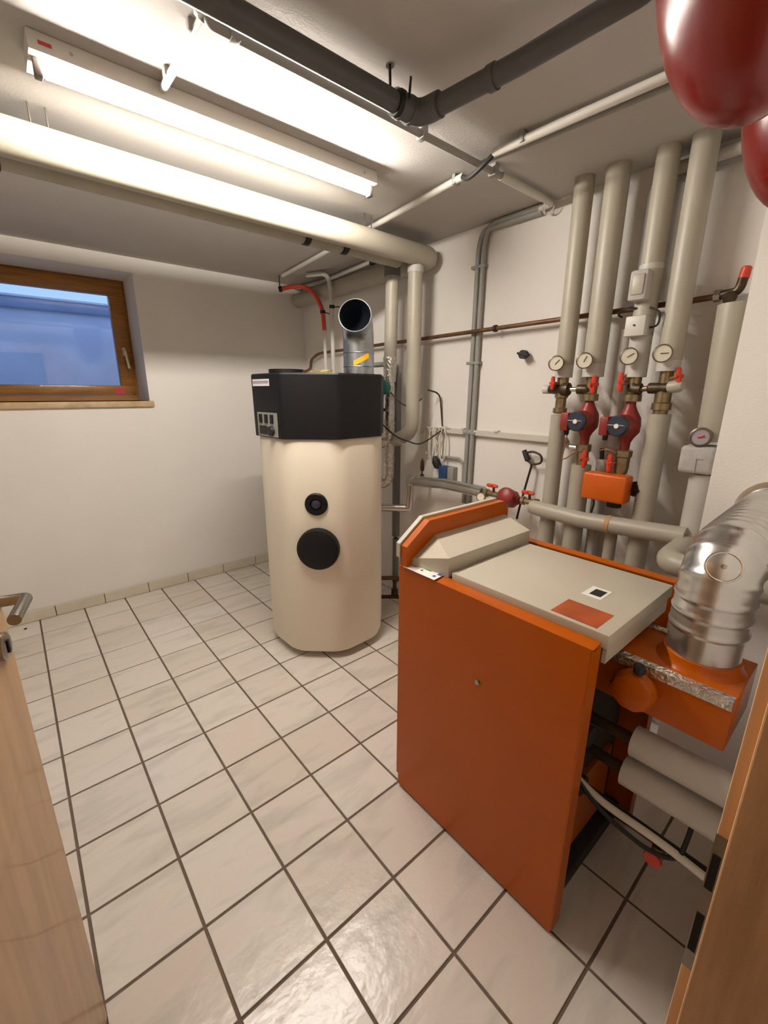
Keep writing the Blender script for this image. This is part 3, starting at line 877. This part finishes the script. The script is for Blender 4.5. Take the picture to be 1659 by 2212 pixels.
# slimmer pipes between and behind the risers
t = thing('back_pipe', 'slim grey pipe behind the risers between second and third', 'pipe', (1.385, -.20, .02))
part('pipe_run', tube([(1.385, -.185, 1.80), (1.385, -.185, 1.30)], .022, seg=14), 'pvc_light', t)
part('pipe_run', tube([(1.37, -.165, 1.24), (1.37, -.165, .02)], .026, seg=14), 'pvc_light', t)
part('sensor', tube([(1.36, -.16, 1.29), (1.36, -.165, 1.235)], .010, seg=8), 'rubber', t)
t = thing('back_pipe', 'thin glossy grey pipe bending under the ceiling left of the third riser', 'pipe', (1.39, -.2, 1.9))
part('pipe_run', tube([(1.395, -.62, 2.335), (1.395, -.215, 2.335), (1.395, -.20, 2.30), (1.395, -.20, 1.92)], .013, .05, 12), 'conduit_grey', t)
part('pipe_run', tube([(1.38, -.62, 2.355), (1.38, -.24, 2.355), (1.38, -.235, 2.31), (1.38, -.235, 1.92)], .022, .05, 12), 'pvc_light', t)

gauge(RX - .062, Y1 + .008, 1.667, .034, 2.3, 'round thermometer on the first riser')
gauge(RX - .068, Y2 + .012, 1.672, .034, 2.0, 'round thermometer on the second riser')
gauge(RX - .064, Y3 + .012, 1.680, .034, 2.6, 'round thermometer on the third riser, below the thermostat')
gauge(RX - .062, Y4 + .008, 1.684, .034, 3.1, 'round thermometer on the fourth riser')

# clip-on thermostat of the third riser
t = thing('pipe_thermostat', 'white pipe thermostat with a beige cover clamped on the third riser', 'thermostat', (1.27, Y3, 1.76))
part('bare_pipe', tube([(RX, Y3, 2.0), (RX, Y3, 1.76)], .016, seg=12), 'copper_dark', t)
part('cover', box(1.235, 1.298, Y3 - .022, Y3 + .045, 1.885, 1.995, bev=.01), 'eps_grey', t)
part('cover_inset', box(1.230, 1.237, Y3 - .012, Y3 + .032, 1.905, 1.978, bev=.004), 'pvc_grey', t)
part('lower_box', box(1.24, 1.298, Y3 - .035, Y3 + .04, 1.755, 1.83, bev=.005), 'conduit_white', t)
part('screw', turned([(.004, 0), (.004, .003)], (1.2405, Y3 + .004, 1.795), (-1, 0, 0), 8), 'ink_black', t)
part('cable', tube([(1.28, Y3 + .01, 1.86), (1.27, Y3 + .06, 1.87), (1.30, Y3 + .10, 1.85), (1.37, Y3 + .11, 1.85)], .004, .04, 8), 'rubber', t)
part('cable', tube([(1.28, Y3 - .03, 1.86), (1.27, Y3 - .075, 1.84), (1.275, Y3 - .07, 1.79), (1.28, Y3 - .04, 1.785)], .004, .03, 8), 'rubber', t)

def nut(bm, c, axis, r, h, seg=8):
    return lathe(bm, [(r * .85, -h / 2), (r, -h / 2 + .003), (r, h / 2 - .003), (r * .85, h / 2)], c, axis, seg)

def pump(y, z, label, pz0, pz1):
    t = thing('circulation_pump', label, 'pump', (RX, y, pz0), 'red circulation pumps under the risers')
    part('housing', turned([(.019, pz0 - z), (.021, -.075), (.030, -.055), (.048, -.03), (.050, 0), (.046, .03), (.030, .058), (.020, .08), (.019, pz1 - z)], (RX, y, z), (0, 0, 1), 20), 'pump_red', t)
    ax = Vector((-1, .10, -.02)).normalized()
    c = Vector((RX - .02, y, z))
    part('motor', turned([(.044, 0), (.046, .05), (.044, .058)], c, ax, 24), 'pump_red', t)
    c2 = c + ax * .058
    fc = part('face_plate', turned([(.044, 0), (.044, .012), (.038, .017), (0, .017)], c2, ax, 24), 'pump_blue', t, label='dark blue motor face')
    part('centre_screw', turned([(.010, .016), (.010, .022), (0, .022)], c2, ax, 12), 'gauge_face', fc)
    part('face_band', tube([c2 + ax * .018 + V(0, .036, .003), c2 + ax * .018 + V(0, -.036, .003)], .0025, seg=6), 'ink_grey', fc)
    part('terminal_box', box(RX - .085, RX - .012, y + .048, y + .085, z - .045, z + .034, bev=.005), 'pump_red', t)
    part('cable_gland', turned([(.011, 0), (.011, .02), (.008, .025)], (RX - .05, y + .066, z - .043), (0, 0, -1), 10), 'rubber', t)
    return t
pump(Y2, 1.415, 'left red circulation pump with a blue face under the second riser', 1.31, 1.505)
pump(Y3, 1.405, 'right red circulation pump with a blue face above the orange box', 1.295, 1.505)

# valve bridges above the pumps
t = thing('valve_bridge', 'brass valve bridge joining first and second risers', 'valve', (RX, -.02, 1.44))
part('valve_body', turned([(.026, .165), (.026, .10), (.030, .095), (.030, .075), (.024, .07), (.024, .03), (.032, .025), (.032, .005), (.024, 0)], (RX, Y1, 1.44), (0, 0, 1), 12), 'brass', t)
part('valve_body', turned([(.028, .10), (.026, .06), (.026, .02), (.036, .015), (.036, -.012), (.026, -.014)], (RX, Y2, 1.515), (0, 0, 1), 12), 'brass', t)
part('cross_body', turned([(.017, -.075), (.02, -.07), (.024, -.01), (.030, 0), (.030, .03), (.02, .035)], (RX - .012, Y1 - .01, 1.552), (0, -1, 0), 14), 'brass_dark', t)
part('cap', turned([(.020, 0), (.022, .003), (.022, .03), (.018, .034)], (RX - .012, Y1 + .055, 1.552), (0, 1, 0), 10), 'pvc_light', t)
part('bridge_pipe', tube([(RX - .012, Y1 - .03, 1.552), (RX - .012, Y2 + .05, 1.552)], .0105, seg=12), 'chrome', t, label='shiny chrome bridge pipe')
part('elbow', tube([(RX - .012, Y2 + .055, 1.552), (RX - .012, Y2 + .01, 1.552), (RX, Y2, 1.535)], .021, .02, 12), 'brass_dark', t)
wheel(t, (RX - .052, Y1 + .022, 1.580), (-1, .3, 0), .026, stem=(RX, Y1, 1.572))
wheel(t, (RX - .055, Y2 - .035, 1.572), (-.6, -.9, 0), .033, stem=(RX, Y2, 1.572))
t = thing('valve_bridge', 'brass valve bridge joining third and fourth risers', 'valve', (RX, -.33, 1.44))
part('valve_body', turned([(.028, .105), (.027, .06), (.027, .02), (.037, .015), (.037, -.012), (.027, -.014)], (RX, Y3, 1.515), (0, 0, 1), 12), 'brass', t)
part('valve_body', turned([(.024, .17), (.024, .10), (.030, .095), (.030, .05), (.036, .045), (.036, .02), (.027, .018), (.027, 0)], (RX, Y4, 1.452), (0, 0, 1), 12), 'brass', t)
part('elbow', tube([(RX, Y3, 1.58), (RX - .012, Y3, 1.552), (RX - .012, Y3 - .035, 1.552)], .024, .02, 12), 'brass_dark', t)
part('bridge_pipe', tube([(RX - .012, Y3 - .03, 1.552), (RX - .012, Y4 + .05, 1.556)], .011, seg=12), 'brass', t)
part('cross_body', turned([(.018, -.04), (.022, -.035), (.022, .03), (.018, .034)], (RX - .012, Y4 + .015, 1.556), (0, -1, 0), 14), 'brass_dark', t)
part('cap', turned([(.020, 0), (.024, .004), (.024, .04), (.016, .055), (0, .057)], (RX - .012, Y4 - .02, 1.560), (-.3, -1, .1), 12), 'pvc_grey', t)
wheel(t, (RX - .045, Y3 + .036, 1.580), (-.7, .9, 0), .033, stem=(RX, Y3, 1.572))
wheel(t, (RX - .030, Y4 - .052, 1.600), (-.6, -.9, .2), .028, stem=(RX, Y4, 1.585))

# shut-off valves below the pumps
t = thing('pump_valve', 'brass shut-off valve under the left pump', 'valve', (RX, Y2, 1.21))
part('body', turned([(.024, 0), (.024, .03), (.026, .032), (.026, .06), (.034, .065), (.034, .095), (.022, .10)], (RX, Y2, 1.21), (0, 0, 1), 10), 'brass', t)
part('side_stub', tube([(RX - .01, Y2 + .01, 1.29), (RX - .01, Y2 + .062, 1.292)], .009, seg=10), 'chrome', t)
wheel(t, (RX - .045, Y2 - .03, 1.245), (-.8, -.6, 0), .034, stem=(RX, Y2, 1.245))
part('capillary', tube([(RX - .03, Y2 + .02, 1.275), (RX - .04, Y2 + .06, 1.235), (RX - .03, Y2 + .085, 1.23), (RX - .02, Y2 + .08, 1.30), (RX - .04, Y2 + .066, 1.36)], .003, .03, 8), 'wire_copper', t)
t = thing('pump_valve', 'brass shut-off valve under the right pump', 'valve', (RX, Y3, 1.15))
part('body', turned([(.016, 0), (.022, .004), (.024, .03), (.018, .034), (.018, .04), (.026, .045), (.030, .07), (.030, .115), (.036, .12), (.036, .145), (.022, .15)], (RX, Y3, 1.15), (0, 0, 1), 10), 'brass', t)
wheel(t, (RX - .040, Y3 + .036, 1.24), (-.8, .6, 0), .034, stem=(RX, Y3, 1.24))
part('capillary', tube([(RX - .03, Y3 + .02, 1.285), (RX - .04, Y3 + .05, 1.30), (RX - .03, Y3 + .09, 1.29), (RX + .02, Y3 + .11, 1.275)], .003, .03, 8), 'wire_copper', t)

# orange mixer motor
t = thing('mixer_motor', 'bright orange mixer motor box hanging under the right pump', 'motor', (1.27, -.24, 1.07))
part('case', box(1.225, 1.30, -.335, -.148, 1.075, 1.195, bev=.010, seg=3), 'orange_box', t)
part('bracket', turned([(.032, 0), (.034, .01), (.034, .05), (.02, .06)], (RX + .005, -.33, 1.135), (-.2, -1, 0), 10), 'iron', t)
part('lower_collar', tube([(RX - .02, Y3 - .0, 1.08), (RX - .02, Y3, 1.045)], .030, seg=14), 'rubber', t)
part('cable', tube([(1.27, -.185, 1.08), (1.285, -.19, 1.05), (1.29, -.18, 1.0), (1.30, -.17, .99)], .004, .03, 8), 'rubber', t)

# tall pipe beside the chimney with its mixer head
t = thing('supply_pipe', 'thick cream supply pipe beside the chimney with a U bend below', 'pipe', (1.30, -.57, .9))
part('upper_run', tube([(1.335, -.562, 1.845), (1.335, -.575, 1.36)], .052, seg=20), 'pvc_grey', t)
part('lower_run', tube([(1.315, -.575, 1.235), (1.315, -.575, .955)], .045, seg=20), 'pvc_light', t)
part('neck', tube([(1.315, -.575, 1.255), (1.315, -.575, 1.225)], .032, seg=14), 'iron', t)
part('elbow_run', tube([(1.30, -.575, 1.0), (1.30, -.575, .955), (1.08, -.575, .945), (1.03, -.60, .945), (1.0, -.80, .945), (1.0, YF + .003, .945)], .043, .06, 18), 'pvc_grey', t)
t = thing('mixing_valve', 'grey foam mixing valve cover with a round dial on top', 'valve', (1.29, -.555, 1.23))
part('cover', box(1.245, 1.36, -.615, -.500, 1.24, 1.345, bev=.016, seg=3), 'eps_grey', t)
part('seam', box(1.2425, 1.246, -.560, -.557, 1.245, 1.30), 'ink_grey', t)
part('seam', box(1.2425, 1.246, -.582, -.558, 1.297, 1.300), 'ink_grey', t)
dd = part('dial', turned([(.036, 0), (.036, .025), (.030, .028), (.028, .022), (0, .022)], (1.275, -.553, 1.378), (-1, -.1, .05), 24), 'gauge_rim', t)
part('dial_face', turned([(.029, .0225), (.029, .0235)], (1.275, -.553, 1.378), (-1, -.1, .05), 24), 'ink_grey', dd)
part('pointer', tube([(1.25, -.548, 1.378), (1.25, -.566, 1.385)], .004, seg=6), 'red_valve', dd)

# ================================================================== BOILER
bo = thing('boiler', 'orange and grey heating boiler standing on the tiles', 'boiler', (.53, -.34, 0))
# near side panel, notched at its far lower corner, with folded edges
bm = bmesh.new()
prism(bm, [(-.672, .012), (-.012, .012), (-.012, .06), (.0, .06), (.0, .955), (-.672, .955)], 0, .245, .252)
sp_ = part('side_panel', bm, 'orange_enamel', bo, smooth=False)
part('top_flange', prism(bmesh.new(), [(.245, .955), (.288, .962), (.288, .954), (.252, .949)], 1, -.676, -.0), 'orange_enamel', sp_, smooth=False)
part('end_flange', box(.2455, .292, -.676, -.672, .02, .953), 'orange_enamel', sp_, smooth=False)
part('screw', turned([(.009, 0), (.009, .003), (.006, .006), (0, .007)], (.245, -.36, .687), (-1, 0, 0), 12), 'steel', sp_)
# far side panel
sp2 = part('side_panel', prism(bmesh.new(), [(-.682, .012), (.0, .012), (.0, .972), (-.682, .972)], 0, .800, .807), 'orange_enamel', bo, smooth=False)
part('top_flange', box(.765, .807, -.684, -.0, .970, .976), 'orange_enamel', sp2, smooth=False)
part('end_flange', box(.762, .806, -.686, -.682, .02, .971), 'orange_enamel', sp2, smooth=False)
# inner boiler block and rear plate
part('cast_block', box(.30, .765, -.600, -.03, .06, .90, bev=.01), 'boiler_dark', bo)
part('base_frame', box(.27, .79, -.640, -.02, .0, .058, bev=.004), 'iron', bo)
part('front_panel', box(.252, .80, -.022, -.002, .02, .955), 'orange_enamel', bo, smooth=False)
part('rear_fitting', turned([(.05, 0), (.05, .03), (.03, .035), (.03, .06)], (.37, -.598, .62), (0, -1, 0), 16), 'iron', bo)
part('rear_fitting', turned([(.05, 0), (.05, .03), (.03, .035), (.03, .05)], (.40, -.598, .42), (0, -1, 0), 16), 'copper_dark', bo)
part('rear_bracket', box(.42, .70, -.612, -.60, .10, .36), 'orange_enamel', bo, smooth=False)
# grey lid
lid = part('lid', box(.284, .722, -.692, -.205, .948, .985, bev=.003), 'boiler_grey', bo)
part('rear_apron', box(.30, .715, -.686, -.676, .90, .948), 'boiler_grey', bo, smooth=False)
part('type_plate', box(.296, .394, -.657, -.536, .9852, .9858), 'rust_label', lid, label='reddish brown type plate', smooth=False)
part('notice', box(.454, .530, -.596, -.541, .9852, .9860), 'paper', lid, label='white label with a black field', smooth=False)
part('notice_print', box(.470, .516, -.588, -.556, .9860, .9864), 'ink_black', bo, smooth=False)
# hood of the control panel: grey slanted cover under an orange arch
bm = bmesh.new()
def hv(*c): return bm.verts.new(c)
ZB = .962
yb_, yt_ = -.190, -.030
a0 = hv(.285, yb_, ZB); a1 = hv(.752, yb_, ZB); a2 = hv(.752, yb_, 1.026); a3 = hv(.285, yb_, 1.028)
b3 = hv(.385, yt_, 1.052); b2 = hv(.800, yt_, 1.052)
c0 = hv(.262, yt_, ZB); c3 = hv(.268, yt_, .985); e1 = hv(.800, yt_, ZB)
for f in ((a0, a1, a2, a3), (a3, a2, b2, b3), (a0, a3, c3, c0), (a3, b3, c3), (a1, e1, b2, a2), (c0, c3, b3, b2, e1), (a0, c0, e1, a1)):
    bm.faces.new(f)
hd_ = part('panel_hood', bm, 'boiler_grey', bo, label='low slanted grey hood of the control panel', smooth=False)
out = [(.240, .955), (.240, 1.034), (.346, 1.108), (.785, 1.108), (.818, 1.070), (.818, .976), (.790, .976), (.790, 1.046), (.385, 1.046), (.280, .984), (.280, .955)]
part('hood_arch', prism(bmesh.new(), out, 1, -.042, -.012), 'orange_enamel', hd_, label='orange arch around the hood', smooth=False)
out2 = [(.236, .99), (.236, 1.040), (.344, 1.116), (.775, 1.116), (.782, 1.040), (.40, 1.040), (.29, .99)]
part('hood_rim', prism(bmesh.new(), out2, 1, -.0115, .006), 'boiler_grey', hd_, smooth=False)
# energy label on the near top edge
el = part('energy_label', prism(bmesh.new(), [(.238, .9605), (.296, .9665), (.296, .9672), (.238, .9613)], 1, -.172, -.028), 'paper', bo, label='white energy label sheet with coloured arrows', smooth=False)
for n_, (x0, x1, y0, y1, m) in enumerate(((.252, .262, -.160, -.150, 'ink_blue'), (.270, .290, -.170, -.155, 'ink_blue'), (.272, .278, -.125, -.095, 'ink_green'), (.279, .284, -.125, -.100, 'ink_yellow'), (.285, .290, -.125, -.105, 'ink_red'), (.256, .263, -.100, -.093, 'ink_black'), (.262, .280, -.065, -.045, 'ink_grey'))):
    zz = .9613 + (x0 - .238) / .058 * .0059
    part('print_mark', box(x0, x1, y0, y1, zz, zz + .0016), m, el, smooth=False)

# ================================================================== FLUE
fb = thing('flue_box', 'orange flue box behind the boiler taped with silver foil', 'flue box', (.52, -.79, .75))
part('body', box(.405, .632, -.925, -.601, .748, .880, bev=.003), 'orange_enamel', fb)
part('foil_tape', bx(box(.400, .425, -.922, -.665, .8805, .8830), .4005, .4045, -.922, -.665, .858, .8825), 'foil', fb, label='crinkled silver tape')
part('foil_tape', box(.610, .636, -.80, -.625, .8805, .8835), 'foil', fb)
part('saddle', turned([(.098, 0), (.092, .006), (.086, .016), (.084, .03)], (.535, -.825, .879), (0, 0, 1), 32), 'orange_enamel', fb)
dm = part('draught_flap', turned([(.030, 0), (.046, .006), (.054, .020), (.054, .036), (.046, .052), (.030, .060), (0, .062)], (.405, -.735, .815), (-1, 0, .05), 10), 'orange_enamel', fb, label='round orange draught cover')
part('flap_knob', turned([(.010, 0), (.014, .004), (.014, .02), (.008, .024)], (.372, -.742, .872), (-.2, 0, 1), 10), 'rubber', dm)

fl = thing('flue_pipe', 'shiny ribbed aluminium flue pipe bending into the chimney', 'flue pipe', (.535, -.825, .89))
fc_ = Vector((.535, -.825, 0))
part('lower_sleeve', tube([(fc_.x, fc_.y, .888), (fc_.x, fc_.y, .985)], .079, seg=36), 'aluminium', fl)
# ribbed elbow: radius swells and sinks along the path
pth = [Vector((fc_.x, fc_.y, .972)), Vector((fc_.x, fc_.y, 1.150)), Vector((1.098, fc_.y, 1.172))]
dense = fillet(pth, .145, 40)
full = []
for a, b in zip(dense, dense[1:]):
    n_ = max(1, int((b - a).length / .004))
    for k in range(n_): full.append(a.lerp(b, k / n_))
full.append(dense[-1])
s_ = 0; rad = []
for i, p_ in enumerate(full):
    if i: s_ += (p_ - full[i - 1]).length
    rad.append(.081 + .0035 * max(0, math.sin(2 * math.pi * s_ / .040)) ** 2 + (.0 if s_ > .03 else 0))
part('ribbed_elbow', sweep(bmesh.new(), full, rad, 36), 'aluminium', fl)
ic = Vector((fc_.x - .046, fc_.y - .010, 1.150))
ia = Vector((-.90, -.22, .38)).normalized()
cap_ = part('inspection_lid', turned([(.026, -.03), (.030, .024), (.034, .026), (.034, .031), (.029, .033), (.018, .037), (0, .038)], ic, ia, 28), 'aluminium', fl, label='oval inspection lid')
part('lid_screw', turned([(.006, .036), (.006, .042), (0, .043)], ic, ia, 8), 'steel', cap_)
part('lid_ring', torus(bmesh.new(), ic + ia * .030, ia, .033, .003, 30, 8), 'chrome', cap_)
part('wall_collar', turned([(.086, -.012), (.100, -.010), (.100, 0)], (1.10, fc_.y, 1.172), (1, 0, 0), 32), 'aluminium', fl)

# insulated pipes and cable leaving the back of the boiler
for z, y0, nm in ((.640, -.745, 'upper of the two beige insulated pipes behind the boiler'), (.536, -.735, 'lower of the two beige insulated pipes behind the boiler')):
    t = thing('return_pipe', nm, 'pipe', (.43, -.86, z - .04))
    part('insulation', tube([(.425, y0, z), (.425, YF + .003, z + .006)], .041, seg=20), 'pvc_light', t)
    part('bare_end', tube([(.425, y0 + .002, z), (.425, -.61, z), (.425, -.60, z)], .016, seg=12), 'copper_dark', t)
t = thing('drain_line', 'dark iron drain line with a red tap behind the boiler', 'pipe', (.42, -.85, .28))
part('pipe_run', tube([(.42, -.602, .40), (.42, -.80, .392), (.42, YF + .003, .386)], .016, seg=12), 'iron', t)
part('cock', turned([(.012, 0), (.016, .004), (.016, .03), (.010, .034), (.010, .05)], (.415, -.849, .378), (0, 0, -1), 10), 'brass', t)
part('red_tap', turned([(.010, 0), (.022, .004), (.022, .014), (.008, .018)], (.400, -.845, .352), (-1, 0, 0), 8), 'red_valve', t)
t = thing('cable', 'white cable sagging behind the boiler', 'cable', (.36, -.80, .43))
part('cable_run', tube([(.37, -.604, .48), (.36, -.70, .450), (.37, -.87, .440), (.38, YF + .003, .41)], .010, .08, 10), 'wire_white', t)
t = thing('cable', 'black cable looped around the white cable behind the boiler', 'cable', (.38, -.80, .42))
part('cable_run', tube([(.36, -.604, .50), (.345, -.72, .43), (.355, -.84, .405), (.37, -.90, .42), (.40, -.905, .50), (.44, -.90, .545)], .006, .06, 8), 'rubber', t)

# ================================================================== RED EXPANSION VESSELS
def vessel(x, y, label):
    t = thing('expansion_vessel', label, 'expansion vessel', (x, y, 1.985), 'red expansion vessels')
    r = .165
    z0, zt = 1.985, 2.395
    prof = []
    for k in range(0, 13):
        a = math.pi / 2 * k / 12
        prof.append((r * math.sin(a), .30 * (1 - math.cos(a))))
    prof += [(r, .33), (r * .93, .365), (r * .7, .385), (r * .3, .392), (0, .393)]
    part('shell', turned(prof, (x, y, z0), (0, 0, 1), 40), 'vessel_red', t)
    part('seam_band', lathe(bmesh.new(), [(r, -.006), (r + .004, -.005), (r + .004, .005), (r, .006)], (x, y, z0 + .315), (0, 0, 1), 40), 'vessel_red', t)
    part('connection', tube([(x, y, 2.37), (x, y, ZC)], .014, seg=12), 'brass', t)
    part('wall_bracket', box(x - .02, x + .02, YF, y - r + .02, 2.28, 2.32, bev=.003), 'steel', t)
vessel(.335, -.752, 'nearer red expansion vessel at the upper right of the doorway')
vessel(.93, -.755, 'farther red expansion vessel, lower in the picture, by the chimney')

# a crumb of dirt on the tiles under the door handle
bm = bmesh.new()
bmesh.ops.create_icosphere(bm, subdivisions=1, radius=.007)
for v in bm.verts: v.co = Vector((-.861 + v.co.x * 1.5, 2.478 + v.co.y, .004 + max(v.co.z, -.004) * .7))
solo('dirt_crumb', bm, 'boiler_dark', 'tiny dark crumb lying on the tiles near the far baseboard', 'crumb')
